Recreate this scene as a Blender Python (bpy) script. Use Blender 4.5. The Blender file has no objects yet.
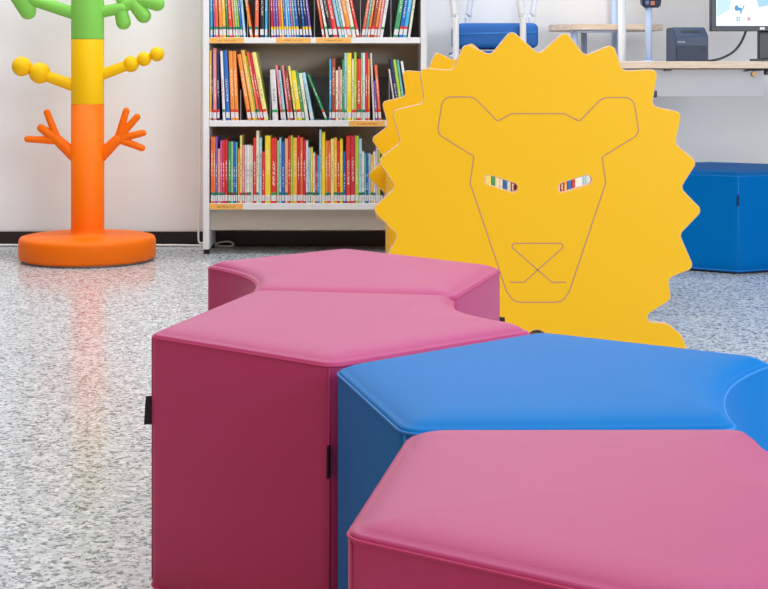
import bpy, bmesh, math, random
from mathutils import Vector, Matrix
random.seed(7)
scene = bpy.context.scene
C = scene.collection
F, PX, PY, H = 1475.0, 352.0, 77.0, 0.695
FLOOR_DIST_WALL = 6.07
PI = math.pi

def P(px, py, Y):                      # picture measurement at a known depth -> metres
    return Vector(((px-PX)*Y/F, Y, H-(py-PY)*Y/F))

def lin(c):
    f = lambda v: v/12.92 if v <= .04045 else ((v+.055)/1.055)**2.4
    return tuple(f(x/255) for x in c[:3])+(1,)

# ---------------------------------------------------------------- materials
MATS = {}
def mat(name, rgb, rough=.5, spec=.5, metal=0, noise=0, scale=40, bump=0, bscale=200, coat=0, emis=0, sheen=0):
    if name in MATS: return MATS[name]
    m = bpy.data.materials.new(name); m.use_nodes = True
    nt = m.node_tree; b = nt.nodes['Principled BSDF']
    col = lin(rgb)
    b.inputs['Base Color'].default_value = col
    b.inputs['Roughness'].default_value = rough
    b.inputs['Specular IOR Level'].default_value = spec
    b.inputs['Metallic'].default_value = metal
    b.inputs['Coat Weight'].default_value = coat
    b.inputs['Sheen Weight'].default_value = sheen
    tc = nt.nodes.new('ShaderNodeTexCoord')
    if noise:
        n = nt.nodes.new('ShaderNodeTexNoise'); n.inputs['Scale'].default_value = scale; n.inputs['Detail'].default_value = 3
        nt.links.new(tc.outputs['Object'], n.inputs['Vector'])
        mx = nt.nodes.new('ShaderNodeMixRGB')
        mx.inputs[1].default_value = tuple(v*(1-noise) for v in col[:3])+(1,)
        mx.inputs[2].default_value = tuple(min(1, v*(1+noise)) for v in col[:3])+(1,)
        nt.links.new(n.outputs['Fac'], mx.inputs[0]); nt.links.new(mx.outputs[0], b.inputs['Base Color'])
    if bump:
        n2 = nt.nodes.new('ShaderNodeTexNoise'); n2.inputs['Scale'].default_value = bscale; n2.inputs['Detail'].default_value = 2
        nt.links.new(tc.outputs['Object'], n2.inputs['Vector'])
        bp = nt.nodes.new('ShaderNodeBump'); bp.inputs['Strength'].default_value = bump; bp.inputs['Distance'].default_value = .002
        nt.links.new(n2.outputs['Fac'], bp.inputs['Height']); nt.links.new(bp.outputs[0], b.inputs['Normal'])
    if emis:
        b.inputs['Base Color'].default_value = (.01, .01, .01, 1); b.inputs['Emission Color'].default_value = col; b.inputs['Emission Strength'].default_value = emis
    MATS[name] = m
    return m

def floor_material():
    m = bpy.data.materials.new('speckled_vinyl'); m.use_nodes = True
    nt = m.node_tree; b = nt.nodes['Principled BSDF']; L = nt.links
    tc = nt.nodes.new('ShaderNodeTexCoord')
    nz = nt.nodes.new('ShaderNodeTexNoise'); nz.inputs['Scale'].default_value = 70; nz.inputs['Detail'].default_value = 1
    L.new(tc.outputs['Object'], nz.inputs['Vector'])
    va = nt.nodes.new('ShaderNodeVectorMath'); va.operation = 'MULTIPLY_ADD'
    va.inputs[1].default_value = (.009, .009, 0)
    L.new(nz.outputs['Color'], va.inputs[0]); L.new(tc.outputs['Object'], va.inputs[2])
    v = nt.nodes.new('ShaderNodeTexVoronoi'); v.inputs['Scale'].default_value = 125
    L.new(va.outputs[0], v.inputs['Vector'])
    sep = nt.nodes.new('ShaderNodeSeparateColor'); L.new(v.outputs['Color'], sep.inputs[0])
    r = nt.nodes.new('ShaderNodeValToRGB'); r.color_ramp.interpolation = 'CONSTANT'
    e = r.color_ramp.elements
    cols = [(0, (112, 117, 122)), (.06, (158, 164, 169)), (.18, (190, 196, 200)), (.42, (208, 214, 217)), (.74, (223, 228, 230)), (.92, (237, 238, 236))]
    e[0].position = 0; e[0].color = lin(cols[0][1]); e[1].position = cols[1][0]; e[1].color = lin(cols[1][1])
    for p, c in cols[2:]:
        x = e.new(p); x.color = lin(c)
    L.new(sep.outputs[0], r.inputs[0])
    # fine second layer of small flecks
    v2 = nt.nodes.new('ShaderNodeTexVoronoi'); v2.inputs['Scale'].default_value = 230
    L.new(va.outputs[0], v2.inputs['Vector'])
    s2 = nt.nodes.new('ShaderNodeSeparateColor'); L.new(v2.outputs['Color'], s2.inputs[0])
    r2 = nt.nodes.new('ShaderNodeValToRGB'); r2.color_ramp.interpolation = 'CONSTANT'
    q = r2.color_ramp.elements
    q[0].position = 0; q[0].color = lin((150, 150, 156)); q[1].position = .12; q[1].color = (1, 1, 1, 1)
    L.new(s2.outputs[1], r2.inputs[0])
    mx = nt.nodes.new('ShaderNodeMixRGB'); mx.blend_type = 'MULTIPLY'; mx.inputs[0].default_value = 1
    L.new(r.outputs[0], mx.inputs[1]); L.new(r2.outputs[0], mx.inputs[2])
    L.new(mx.outputs[0], b.inputs['Base Color'])
    b.inputs['Roughness'].default_value = .2
    b.inputs['Specular IOR Level'].default_value = .55
    return m

def wood_material():
    m = bpy.data.materials.new('pale_plywood'); m.use_nodes = True
    nt = m.node_tree; b = nt.nodes['Principled BSDF']; L = nt.links
    tc = nt.nodes.new('ShaderNodeTexCoord')
    mp = nt.nodes.new('ShaderNodeMapping'); mp.inputs['Scale'].default_value = (6, 30, 90)
    L.new(tc.outputs['Object'], mp.inputs[0])
    n = nt.nodes.new('ShaderNodeTexNoise'); n.inputs['Scale'].default_value = 2; n.inputs['Detail'].default_value = 5
    L.new(mp.outputs[0], n.inputs['Vector'])
    r = nt.nodes.new('ShaderNodeValToRGB')
    r.color_ramp.elements[0].position = .3; r.color_ramp.elements[0].color = lin((214, 190, 166))
    r.color_ramp.elements[1].position = .7; r.color_ramp.elements[1].color = lin((242, 226, 208))
    L.new(n.outputs['Fac'], r.inputs[0]); L.new(r.outputs[0], b.inputs['Base Color'])
    b.inputs['Roughness'].default_value = .5
    return m

def cover_material(rgb, rgb2=None):
    """printed book cover: flat colour, a blurred printed line up the spine"""
    rgb2 = rgb2 or ((250, 246, 236) if sum(rgb) < 520 else (120, 116, 122))
    key = 'cover_%d_%d_%d_%d' % (*rgb, rgb2[0])
    if key in MATS: return MATS[key]
    m = bpy.data.materials.new('book_cover'); m.use_nodes = True
    nt = m.node_tree; b = nt.nodes['Principled BSDF']; L = nt.links
    g = nt.nodes.new('ShaderNodeTexCoord')
    sp = nt.nodes.new('ShaderNodeSeparateXYZ'); L.new(g.outputs['Generated'], sp.inputs[0])
    def win(sock, a, c):
        x = nt.nodes.new('ShaderNodeMath'); x.operation = 'COMPARE'
        x.inputs[1].default_value = (a+c)/2; x.inputs[2].default_value = (c-a)/2
        L.new(sock, x.inputs[0]); return x.outputs[0]
    n = nt.nodes.new('ShaderNodeTexNoise'); n.inputs['Scale'].default_value = 160; n.inputs['Detail'].default_value = 1
    L.new(g.outputs['Object'], n.inputs['Vector'])
    th = nt.nodes.new('ShaderNodeMath'); th.operation = 'GREATER_THAN'; th.inputs[1].default_value = .5
    L.new(n.outputs['Fac'], th.inputs[0])
    def mul(a, c):
        x = nt.nodes.new('ShaderNodeMath'); x.operation = 'MULTIPLY'; L.new(a, x.inputs[0]); L.new(c, x.inputs[1]); return x.outputs[0]
    lo = random.uniform(.25, .42)
    f = mul(mul(win(sp.outputs[0], .3, .7), win(sp.outputs[2], lo, lo+random.uniform(.25, .45))), th.outputs[0])
    fm = nt.nodes.new('ShaderNodeMath'); fm.operation = 'MULTIPLY'; fm.inputs[1].default_value = .75; L.new(f, fm.inputs[0])
    n2 = nt.nodes.new('ShaderNodeTexNoise'); n2.inputs['Scale'].default_value = 22
    L.new(g.outputs['Object'], n2.inputs['Vector'])
    base = nt.nodes.new('ShaderNodeMixRGB'); c = lin(rgb)
    base.inputs[1].default_value = tuple(v*.95 for v in c[:3])+(1,); base.inputs[2].default_value = tuple(min(1, v*1.4+.01) for v in c[:3])+(1,)
    L.new(n2.outputs['Fac'], base.inputs[0])
    mx = nt.nodes.new('ShaderNodeMixRGB'); mx.inputs[2].default_value = lin(rgb2)
    L.new(fm.outputs[0], mx.inputs[0]); L.new(base.outputs[0], mx.inputs[1]); L.new(mx.outputs[0], b.inputs['Base Color'])
    b.inputs['Roughness'].default_value = .4
    MATS[key] = m
    return m

# ---------------------------------------------------------------- object helpers
def link(name, bm, m, parent=None, smooth=False):
    me = bpy.data.meshes.new(name)
    bmesh.ops.recalc_face_normals(bm, faces=bm.faces[:])
    bm.to_mesh(me); bm.free()
    return link_me(name, me, m, parent, smooth)
def link_me(name, me, m, parent=None, smooth=False):
    o = bpy.data.objects.new(name, me); C.objects.link(o)
    for x in (m if isinstance(m, (list, tuple)) else [m]): me.materials.append(x)
    if parent is not None: o.parent = parent
    if smooth:
        for p in me.polygons: p.use_smooth = True
    return o
def tag(o, label=None, cat=None, group=None, kind=None):
    if label: o['label'] = label
    if cat: o['category'] = cat
    if group: o['group'] = group
    if kind: o['kind'] = kind
    return o
def thing(name, label, cat, loc, rotz=0, group=None):
    o = bpy.data.objects.new(name, None); C.objects.link(o)
    o.location = loc; o.rotation_euler = (0, 0, rotz); o.empty_display_size = .1
    return tag(o, label, cat, group)
def box(bm, x0, x1, y0, y1, z0, z1, bevel=0, seg=2):
    r = bmesh.ops.create_cube(bm, size=1)
    for v in r['verts']:
        v.co = Vector(((x0+x1)/2+v.co.x*(x1-x0), (y0+y1)/2+v.co.y*(y1-y0), (z0+z1)/2+v.co.z*(z1-z0)))
    if bevel:
        es = list({e for v in r['verts'] for e in v.link_edges})
        bmesh.ops.bevel(bm, geom=es, offset=bevel, segments=seg, affect='EDGES', profile=.5)
def boxbm(*a, **k):
    bm = bmesh.new(); box(bm, *a, **k); return bm
def tube(bm, pts, rad, n=12, cap=True):
    pts = [Vector(p) for p in pts]
    rads = rad if isinstance(rad, (list, tuple)) else [rad]*len(pts)
    rings = []; up = None
    for i, p in enumerate(pts):
        d = (pts[min(i+1, len(pts)-1)]-pts[max(i-1, 0)]).normalized()
        if up is None:
            up = Vector((0, 0, 1)) if abs(d.z) < .9 else Vector((0, 1, 0))
        s = d.cross(up).normalized(); up = s.cross(d).normalized()
        rings.append([bm.verts.new(p+(s*math.cos(2*PI*k/n)+up*math.sin(2*PI*k/n))*rads[i]) for k in range(n)])
    for a, b in zip(rings, rings[1:]):
        for k in range(n): bm.faces.new((a[k], a[(k+1) % n], b[(k+1) % n], b[k]))
    if cap: bm.faces.new(rings[0][::-1]); bm.faces.new(rings[-1])
def capsule(bm, a, b, ra, rb, n=14, flat=1.0):
    """rounded limb from a to b with round ends"""
    a, b = Vector(a), Vector(b); d = (b-a).normalized()
    pts, rr = [], []
    for k in range(6):
        t = PI/2*(1-k/5); pts.append(a-d*ra*math.sin(t)); rr.append(max(ra*math.cos(t), 1e-4))
    for k in range(6):
        t = PI/2*k/5; pts.append(b+d*rb*math.sin(t)); rr.append(max(rb*math.cos(t), 1e-4))
    n0 = len(bm.verts); tube(bm, pts, rr, n)
    if flat != 1:
        bm.verts.ensure_lookup_table()
        for v in bm.verts[n0:]: v.co.y = a.y+(v.co.y-a.y)*flat
def lathe(bm, prof, n=64):
    rings = []
    for r, z in prof:
        rings.append([bm.verts.new((r*math.cos(2*PI*k/n), r*math.sin(2*PI*k/n), z)) for k in range(n)] if r > 1e-6 else [bm.verts.new((0, 0, z))])
    for a, b in zip(rings, rings[1:]):
        for k in range(n):
            vs = [a[k % len(a)], a[(k+1) % len(a)], b[(k+1) % len(b)], b[k % len(b)]]
            u = []
            for v in vs:
                if v not in u: u.append(v)
            if len(u) > 2: bm.faces.new(u)
def sphere(bm, c, r, sub=3):
    bmesh.ops.create_icosphere(bm, subdivisions=sub, radius=r, matrix=Matrix.Translation(c))
def fillet(pts, r, seg=6, closed=True):
    """round the corners of a 2-D polyline"""
    out = []; n = len(pts); pts = [Vector(p[:2]) for p in pts]
    rr = r if isinstance(r, (list, tuple)) else [r]*n
    for i in range(n):
        if not closed and i in (0, n-1): out.append(pts[i]); continue
        p, a, b = pts[i], pts[i-1], pts[(i+1) % n]
        u, v = (a-p), (b-p); lu, lv = u.length, v.length; u.normalize(); v.normalize()
        ang = math.acos(max(-1, min(1, u.dot(v))))
        if ang > 3.0 or rr[i] <= 0: out.append(p); continue
        t = min(rr[i]/math.tan(ang/2), lu*.47, lv*.47)
        s, e = p+u*t, p+v*t
        r_ = t*math.tan(ang/2); c = p+(u+v).normalized()*(r_/math.sin(ang/2))
        a0 = math.atan2(s.y-c.y, s.x-c.x); a1 = math.atan2(e.y-c.y, e.x-c.x)
        da = (a1-a0+PI) % (2*PI)-PI
        for k in range(seg+1):
            w = a0+da*k/seg; out.append(c+Vector((math.cos(w), math.sin(w)))*r_)
    return out

# ---------------------------------------------------------------- shared materials
M_wall = mat('wall_paint', (238, 237, 236), .7, .3, noise=.02, scale=3, bump=.05, bscale=400)
M_floor = floor_material()
M_black = mat('black_skirting', (14, 14, 15), .4)
M_white_metal = mat('white_steel', (232, 235, 238), .35)
M_shelf = mat('white_shelf', (236, 238, 240), .4)
M_wood = wood_material()

# ---------------------------------------------------------------- the setting
W = FLOOR_DIST_WALL
o = link('floor', boxbm(-4, 5, -1.5, W+.1, -.1, 0), M_floor); tag(o, kind='structure')
o = link('wall_back', boxbm(-4, 5, W, W+.1, 0, 2.9), M_wall); tag(o, kind='structure')
o = link('baseboard_back', boxbm(-4, 5, W-.012, W, 0, .060, bevel=.002), M_black); tag(o, kind='structure')

# ---------------------------------------------------------------- poufs
PH = .353
def pouf_profile(corners, concave=None, sag=.042, inset=.0025, r=.024):
    """corners: list of (x,y); concave = index i of the side i->i+1 that curves inward"""
    n = len(corners); cs = [Vector(c) for c in corners]
    cen = sum(cs, Vector((0, 0)))/n
    area = sum(cs[i].x*cs[(i+1) % n].y-cs[(i+1) % n].x*cs[i].y for i in range(n))
    if area < 0:
        cs.reverse()
        if concave is not None: concave = (n-2-concave) % n
    path, rad, cid = [], [], []
    for i in range(n):
        path.append(cs[i]); rad.append(r); cid.append(i)
        if i == concave:
            a, b = cs[i], cs[(i+1) % n]; L = (b-a).length; d = (b-a)/L; nrm = Vector((-d.y, d.x))
            K = 9
            for k in range(1, K):
                t = k/K; path.append(a+d*L*t+nrm*sag*4*t*(1-t)); rad.append(0); cid.append(None)
    return cs, path, rad
def offset(pts, d):
    n = len(pts); out = []
    for i in range(n):
        a, p, b = pts[i-1], pts[i], pts[(i+1) % n]
        e1, e2 = (p-a), (b-p)
        if e1.length < 1e-9: e1 = e2
        if e2.length < 1e-9: e2 = e1
        n1 = Vector((-e1.y, e1.x)).normalized(); n2 = Vector((-e2.y, e2.x)).normalized()
        m = (n1+n2).normalized(); c = max(.4, m.dot(n1)); out.append(p+m*(d/c))
    return out
def make_pouf(label, corners, concave, m_body, m_seam, tags=(), group=None, sag=.042):
    cen = sum((Vector(c) for c in corners), Vector((0, 0)))/len(corners)
    loc = [Vector(c)-cen for c in corners]
    root = thing('pouf', label, 'pouf', (cen.x, cen.y, 0), 0, group)
    cs, path, rad = pouf_profile(loc, concave, sag)
    path = offset(path, .002)
    def ring(d): return fillet(offset(path, d), [max(r-d*.8, .0025) if r else 0 for r in rad], 5)
    pts = ring(0)
    R = .007; PB = PH-.0025
    rings = [(0.004, .006), (0, .011), (0, .05), (0, .2), (0, PB-R-.03), (0, PB-R)]
    for k in range(1, 7):
        t = PI/2*k/6; rings.append((R*(1-math.cos(t))*.8, PB-R+R*math.sin(t)*.92))
    bm = bmesh.new(); prev = None
    for d, z in rings:
        q = [bm.verts.new((p.x, p.y, z)) for p in ring(d)]
        if prev:
            for i in range(len(q)): bm.faces.new((prev[i], prev[(i+1) % len(q)], q[(i+1) % len(q)], q[i]))
        else: bm.faces.new(q[::-1])
        prev = q; zl = z; dl = d
    base = ring(dl); gc = sum(base, Vector((0, 0)))/len(base)
    for sc_, up in ((.985, .0022), (.965, .0045), (.935, .0068), (.89, .0088), (.8, .0108), (.6, .0126), (.35, .0138), (.15, .0142)):
        q = [bm.verts.new((gc.x+(p.x-gc.x)*sc_, gc.y+(p.y-gc.y)*sc_, zl+up)) for p in base]
        for i in range(len(q)): bm.faces.new((prev[i], prev[(i+1) % len(q)], q[(i+1) % len(q)], q[i]))
        prev = q
    bm.faces.new(prev)
    link('upholstered_body', bm, m_body, root, True)
    bm = bmesh.new()
    loop = [Vector((p.x, p.y, PB-R+.0015)) for p in pts]
    tube(bm, loop+[loop[0]], .0016, 6, False)
    link('top_seam', bm, m_seam, root, True)
    bm = bmesh.new(); loop = [Vector((p.x, p.y, .0115)) for p in pts]; tube(bm, loop+[loop[0]], .0022, 6, False)
    link('bottom_seam', bm, m_seam, root, True)
    for c in cs:
        p = min(pts, key=lambda q: (q-c).length)
        bm = bmesh.new(); tube(bm, [(p.x, p.y, .02), (p.x, p.y, PB-R)], .0014, 6)
        link('corner_seam', bm, m_seam, root, True)
    bm = bmesh.new()
    q0 = [bm.verts.new((p.x, p.y, 0)) for p in ring(.01)]; q1 = [bm.verts.new((p.x, p.y, .007)) for p in ring(.01)]
    for i in range(len(q0)): bm.faces.new((q0[i], q0[(i+1) % len(q0)], q1[(i+1) % len(q0)], q1[i]))
    bm.faces.new(q0[::-1]); bm.faces.new(q1)
    link('base', bm, M_black, root)
    for (cx, cy), ang, z in tags:
        c = Vector((cx, cy))-cen
        p = min(pts, key=lambda q: (q-c).length)
        d = Vector((math.cos(ang), math.sin(ang)))
        s = Vector((-d.y, d.x))
        bm = bmesh.new(); vs = []
        for w in (-.0012, .0012):
            for dd, zz in ((-.003, z+.02), (.009, z+.019), (.0115, z-.019), (-.003, z-.018)):
                vs.append(bm.verts.new((p.x+d.x*dd+s.x*w, p.y+d.y*dd+s.y*w, zz)))
        bm.faces.new(vs[:4]); bm.faces.new(vs[4:][::-1])
        for i in range(4): bm.faces.new((vs[i], vs[(i+1) % 4], vs[4+(i+1) % 4], vs[4+i]))
        tag(link('fabric_tag', bm, M_tag, root), 'small black woven tag on the corner seam')
    return root
M_tag = mat('black_tag', (16, 16, 18), .7, noise=.3, scale=300)
M_pink = mat('pink_vinyl', (184, 58, 118), .5, .5, noise=.03, scale=6, bump=.12, bscale=900, sheen=.08)
M_pinkseam = mat('pink_thread', (186, 56, 108), .6)
M_blue = mat('blue_vinyl', (2, 118, 196), .5, .3, noise=.03, scale=6, bump=.12, bscale=900)
M_blueseam = mat('blue_thread', (36, 134, 214), .6)
M_seam2 = mat('deep_blue_thread', (20, 120, 204), .6)
M_blue2 = mat('deep_blue_vinyl', (0, 108, 186), .5, .3, noise=.03, scale=6, bump=.1, bscale=700)
DH = H-PH
def T(px, py, d=0):                     # a corner of a pouf top (d below the top for the seam)
    Y = F*(DH+d)/(py-PY); return ((px-PX)*Y/F, Y)
def regular(p, q, n=5):                 # regular polygon on the left of side p->q
    p, q = Vector(p), Vector(q); out = [p, q]; d = q-p; a = 2*PI/n
    for i in range(n-2):
        d = Vector((d.x*math.cos(a)-d.y*math.sin(a), d.x*math.sin(a)+d.y*math.cos(a))); out.append(out[-1]+d)
    return [tuple(v) for v in out]
M_blue2.node_tree.nodes['Principled BSDF'].inputs['IOR'].default_value = 1.15
M_blue.node_tree.nodes['Principled BSDF'].inputs['IOR'].default_value = 1.28
M_pink.node_tree.nodes['Principled BSDF'].inputs['IOR'].default_value = 1.45
# second from the back, big wine-red side
A, B_, C_, D_, E_ = T(147.5, 332.3, .001), T(249, 290.5), T(457, 296.5), (.252, 2.007), T(332, 366.5, .006)
make_pouf('pink pouf with the wide wine-red side, between the rear pink pouf and the blue one', [A, E_, D_, C_, B_], 2, M_pink, M_pinkseam,
          [((A), PI, .246), ((E_), -PI*.56, .231)], 'poufs in the seating row')
# rear pink one
A3, B3, C3, D3 = T(202, 264.5), T(249.5, 291), T(456, 296), T(503, 267.5)
apex = ((A3[0]+D3[0])/2-.008, 2.94)
def shift(p, dy): return (p[0], p[1]+dy)
make_pouf('farthest pink pouf in the row, curved notch on its left side', [shift(A3, .012), shift(B3, .012), shift(C3, .012), shift(D3, .012), apex], 0, M_pink, M_pinkseam,
          [((D3), 0.1, .244)], 'poufs in the seating row')
# blue one
L4, F4, FR4, R4, B4 = (-.0215, 1.746), (.0485, 1.441), (.384, 1.457), T(777, 358.5), (.249, 1.983)
make_pouf('bright blue pouf wedged between two pink poufs in the row', [L4, F4, FR4, R4, B4], 2, M_blue, M_blueseam, [], 'poufs in the seating row', .034)
# nearest pink one
BL5, L5, BR5 = (.0545, 1.434), T(342, 534, .004), (.389, 1.436)
F5 = (L5[0]+.272, L5[1]-.196)
R5 = (BR5[0]+.115, BR5[1]-.305)
make_pouf('nearest pink pouf, cut off by the bottom right of the picture', [BL5, L5, F5, R5, BR5], 3, M_pink, M_pinkseam, [], 'poufs in the seating row')
# far blue hexagonal one under the desk
hx = 1.358; hy = 5.185; s = .355
cc = Vector((hx+.03, hy+s))
hexa = []
a0 = math.atan2(hy-cc.y, hx-cc.x)
for k in range(6): hexa.append((cc.x+s*math.cos(a0+k*PI/3), cc.y+s*math.sin(a0+k*PI/3)))
make_pouf('deep blue pouf by the back wall under the desk', hexa, None, M_blue2, M_seam2, [(hexa[0], -PI/2-.4, .26)])

# ---------------------------------------------------------------- lion book trough
LYF, LYB, LT = 3.67, 4.93, .018
def lion_outline(holes=True):
    teeth = [(687.5, 356), (687, 347), (681, 334), (668, 323.2), (648, 321.5), (648, 314.5), (671.5, 299.5), (668.5, 278.5), (694.5, 268), (680, 234.5),
             (703, 210.5), (681, 188), (697.5, 162), (675.5, 143.5), (682, 112), (652, 106), (658.5, 69), (622.5, 70.5), (613.5, 43.5), (585, 55.5),
             (565.5, 30.5), (539, 54), (511.5, 29.5), (490.5, 55), (464.5, 42.5), (453, 70), (419, 67.5), (424.5, 102.5), (391.5, 110.5), (400.5, 142.5),
             (377.5, 160), (395.5, 187), (371.5, 209.5), (397.5, 235), (382, 266), (407, 278.5), (404.5, 299.5), (428, 314.5), (428, 321.5), (408, 323.2), (395, 334), (389, 347), (388.5, 356)]
    rad = []
    for i, t in enumerate(teeth):
        rad.append(0 if i in (0, len(teeth)-1) else (14 if i in (1, 2, 3, len(teeth)-4, len(teeth)-3, len(teeth)-2) else (6 if i in (4, 5, len(teeth)-5, len(teeth)-6) else 6.4)))
    return fillet(teeth, rad, 6)
def slot(a, b, r):
    a, b = Vector(a), Vector(b); d = (b-a).normalized(); w = math.atan2(d.y, d.x); out = []
    for k in range(9): t = w-PI/2+PI*k/8; out.append(b+Vector((math.cos(t), math.sin(t)))*r)
    for k in range(9): t = w+PI/2+PI*k/8; out.append(a+Vector((math.cos(t), math.sin(t)))*r)
    return out
def panel(name, loops, Y, thick, mats, parent, bev=.0022):
    """flat board cut to the loops (picture px at depth LYF), front face at depth Y"""
    cu = bpy.data.curves.new(name, 'CURVE'); cu.dimensions = '2D'; cu.fill_mode = 'BOTH'
    cu.extrude = thick/2-bev; cu.bevel_depth = bev; cu.bevel_resolution = 1; cu.offset = -bev
    for lp in loops:
        s = cu.splines.new('POLY'); s.points.add(len(lp)-1); s.use_cyclic_u = True
        for q, p in zip(s.points, lp):
            v = P(p[0], p[1], LYF); q.co = (v.x, v.z, 0, 1)
    tmp = bpy.data.objects.new('tmp', cu); C.objects.link(tmp)
    me = bpy.data.meshes.new_from_object(tmp.evaluated_get(bpy.context.evaluated_depsgraph_get()))
    bpy.data.objects.remove(tmp); bpy.data.curves.remove(cu)
    me.transform(Matrix.Translation((0, Y+thick/2, 0)) @ Matrix.Rotation(PI/2, 4, 'X'))
    me.materials.clear(); me.name = name
    o = link_me(name, me, mats, parent)
    for p in me.polygons:
        p.material_index = 0 if abs(p.normal.y) > .93 else 1; p.use_smooth = False
    return o
M_lion = mat('yellow_laminate', (242, 190, 16), .45, .3, noise=.015, scale=2)
M_ply = mat('cut_plywood_edge', (222, 186, 150), .6, noise=.1, scale=60)
M_groove = mat('milled_groove', (186, 138, 104), .7, noise=.1, scale=80)
lion = thing('lion_book_trough', 'yellow lion-shaped book trough with jagged mane panels and cut-out eyes', 'book trough', (.46, LYF, 0))
lion_inv = Matrix.Translation((-.46, -LYF, 0))
def lpart(o): o.data.transform(lion_inv); return o
eyes = [slot((488.6, 179.7), (513.2, 187.6), 4.4), slot((562.6, 187.6), (587.2, 179.7), 4.4)]
hole = [Vector((537+10*math.cos(2*PI*k/28), 340+10*math.sin(2*PI*k/28))) for k in range(28)]
fp = lpart(panel('lion_face_panel', [lion_outline()]+eyes+[hole], LYF, LT, [M_lion, M_ply], lion))
bp_ = lpart(panel('back_panel', [lion_outline()], LYB, LT, [M_lion, M_ply], lion))
def ribbon(name, pts, parent, closed, wpx=1.2):
    """shallow routed line in the front board"""
    pts = [Vector(p[:2]) for p in pts]; n = len(pts); bm = bmesh.new(); row = []
    for i in range(n):
        a = pts[i-1] if (closed or i) else pts[i]; b = pts[(i+1) % n] if (closed or i < n-1) else pts[i]
        d1 = (pts[i]-a) if (pts[i]-a).length > 1e-6 else (b-pts[i]); d2 = (b-pts[i]) if (b-pts[i]).length > 1e-6 else d1
        d1.normalize(); d2.normalize()
        n1, n2 = Vector((-d1.y, d1.x)), Vector((-d2.y, d2.x)); m = (n1+n2).normalized(); k = wpx/2/max(.5, m.dot(n1))
        u, v = P(*(pts[i]+m*k), LYF), P(*(pts[i]-m*k), LYF)
        row.append((bm.verts.new((u.x, LYF-.0004, u.z)), bm.verts.new((v.x, LYF-.0004, v.z))))
    for i in range(n if closed else n-1):
        a, b = row[i], row[(i+1) % n]; bm.faces.new((a[0], a[1], b[1], b[0]))
    o = lpart(link(name, bm, M_groove)); o.parent = parent; return o
face = [(497.5, 121.2), (474, 96.9), (443, 96.9), (437.2, 133.5), (474, 156.4), (470.2, 183), (506.5, 291), (514, 302.2), (562, 302.2), (569.5, 291),
        (605.8, 183), (602.2, 156.8), (639.2, 134), (633.5, 97.6), (602.5, 97.6), (579.5, 121.2), (564.5, 113.6), (511.5, 113.6)]
frad = [2, 14, 10, 9, 2, 6, 14, 14, 14, 14, 6, 2, 9, 10, 14, 2, 10, 10]
tag(ribbon('face_outline', fillet(face, frad, 6), fp, True), 'thin brown routed outline of the lion head and ears')
nose = [(510, 282.2), (524, 282.2), (567.6, 243.3), (507.4, 243.3), (552, 282.2), (566, 282.2)]
tag(ribbon('muzzle_outline', fillet(nose, [0, 2, 2.8, 2.8, 2, 0], 6, False), fp, False), 'thin brown routed triangle nose and crossed mouth')
xl, xr = P(397, 0, LYF).x, P(683, 0, LYF).x
for x in (xl, xr-.018):
    lpart(link('side_board', boxbm(x, x+.018, 4.38, LYB, .0, .40, bevel=.002), [M_lion], lion))
lpart(link('bottom_board', boxbm(xl+.018, xr-.018, 4.38, LYB, .165, .18), [M_lion], lion))
lpart(link('connecting_board', boxbm(.2, .68, LYF+LT, 4.38, .165, .18), [M_lion], lion))

# ---------------------------------------------------------------- coat tree
TY = 5.6
t0 = P(87.6, 258.7, TY)
M_or = mat('orange_plastic', (250, 116, 0), .5, .2, noise=.02, scale=5)
M_ye = mat('yellow_plastic', (248, 196, 8), .5, .2, noise=.02, scale=5)
M_gr = mat('green_plastic', (134, 208, 88), .5, .25, noise=.02, scale=5)
M_grey_metal = mat('grey_base_plate', (150, 150, 152), .4, metal=.6)
tree = thing('coat_tree', 'orange, yellow and green children\'s coat tree with stubby branches by the back wall', 'coat stand', (t0.x, TY, 0))
def rel(px, py, dy=0): v = P(px, py, TY); return Vector((v.x-t0.x, dy, v.z))
bm = bmesh.new()
lathe(bm, [(0, .005), (.24, .005), (.251, .009), (.2575, .018), (.2575, .074), (.2545, .084), (.250, .090), (.236, .0935), (.085, .094), (.072, .097), (.065, .106), (.0625, .122), (.0625, .5915), (0, .5915)])
ob = link('orange_section', bm, M_or, tree, True); tag(ob, 'orange base disc and lowest trunk section')
bm = bmesh.new(); lathe(bm, [(0, 0), (.235, 0), (.242, .002), (.242, .0055), (0, .0055)]); link('base_plate', bm, M_grey_metal, tree)
z1, z2 = .592, .838
bm = bmesh.new(); lathe(bm, [(0, .5918), (.0615, .5918), (.062, .5935), (.062, z2-.003), (.0605, z2-.0005), (0, z2-.0005)]); ys = link('yellow_section', bm, M_ye, tree, True)
bm = bmesh.new(); lathe(bm, [(0, z2), (.0615, z2), (.062, z2+.002), (.062, 1.16), (.055, 1.185), (.035, 1.205), (0, 1.212)]); gs = link('green_section', bm, M_gr, tree, True)
K = TY/F
def limb(pts, name, m, parent, dy=0):
    bm = bmesh.new()
    for (a, b, ra, rb) in pts: capsule(bm, rel(*a, dy), rel(*b, dy), ra*K*1.13, rb*K*1.13)
    return link(name, bm, m, parent, True)
limb([((76, 157), (56, 138.5), 5.8, 4.6), ((56, 138.5), (41, 128), 4.6, 3.6), ((57, 138.5), (47, 112.5), 3.6, 3.0), ((55, 140.5), (27.5, 139), 3.6, 3.0)], 'branch', M_or, ob)
limb([((100, 157), (118, 139), 5.6, 4.6), ((118, 139), (126.2, 111), 3.6, 3.0), ((118, 138.5), (137, 117), 3.6, 3.0), ((118, 139), (143, 133), 3.6, 3.0), ((118, 139), (142, 148), 3.6, 3.0)], 'branch', M_or, ob)
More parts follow.
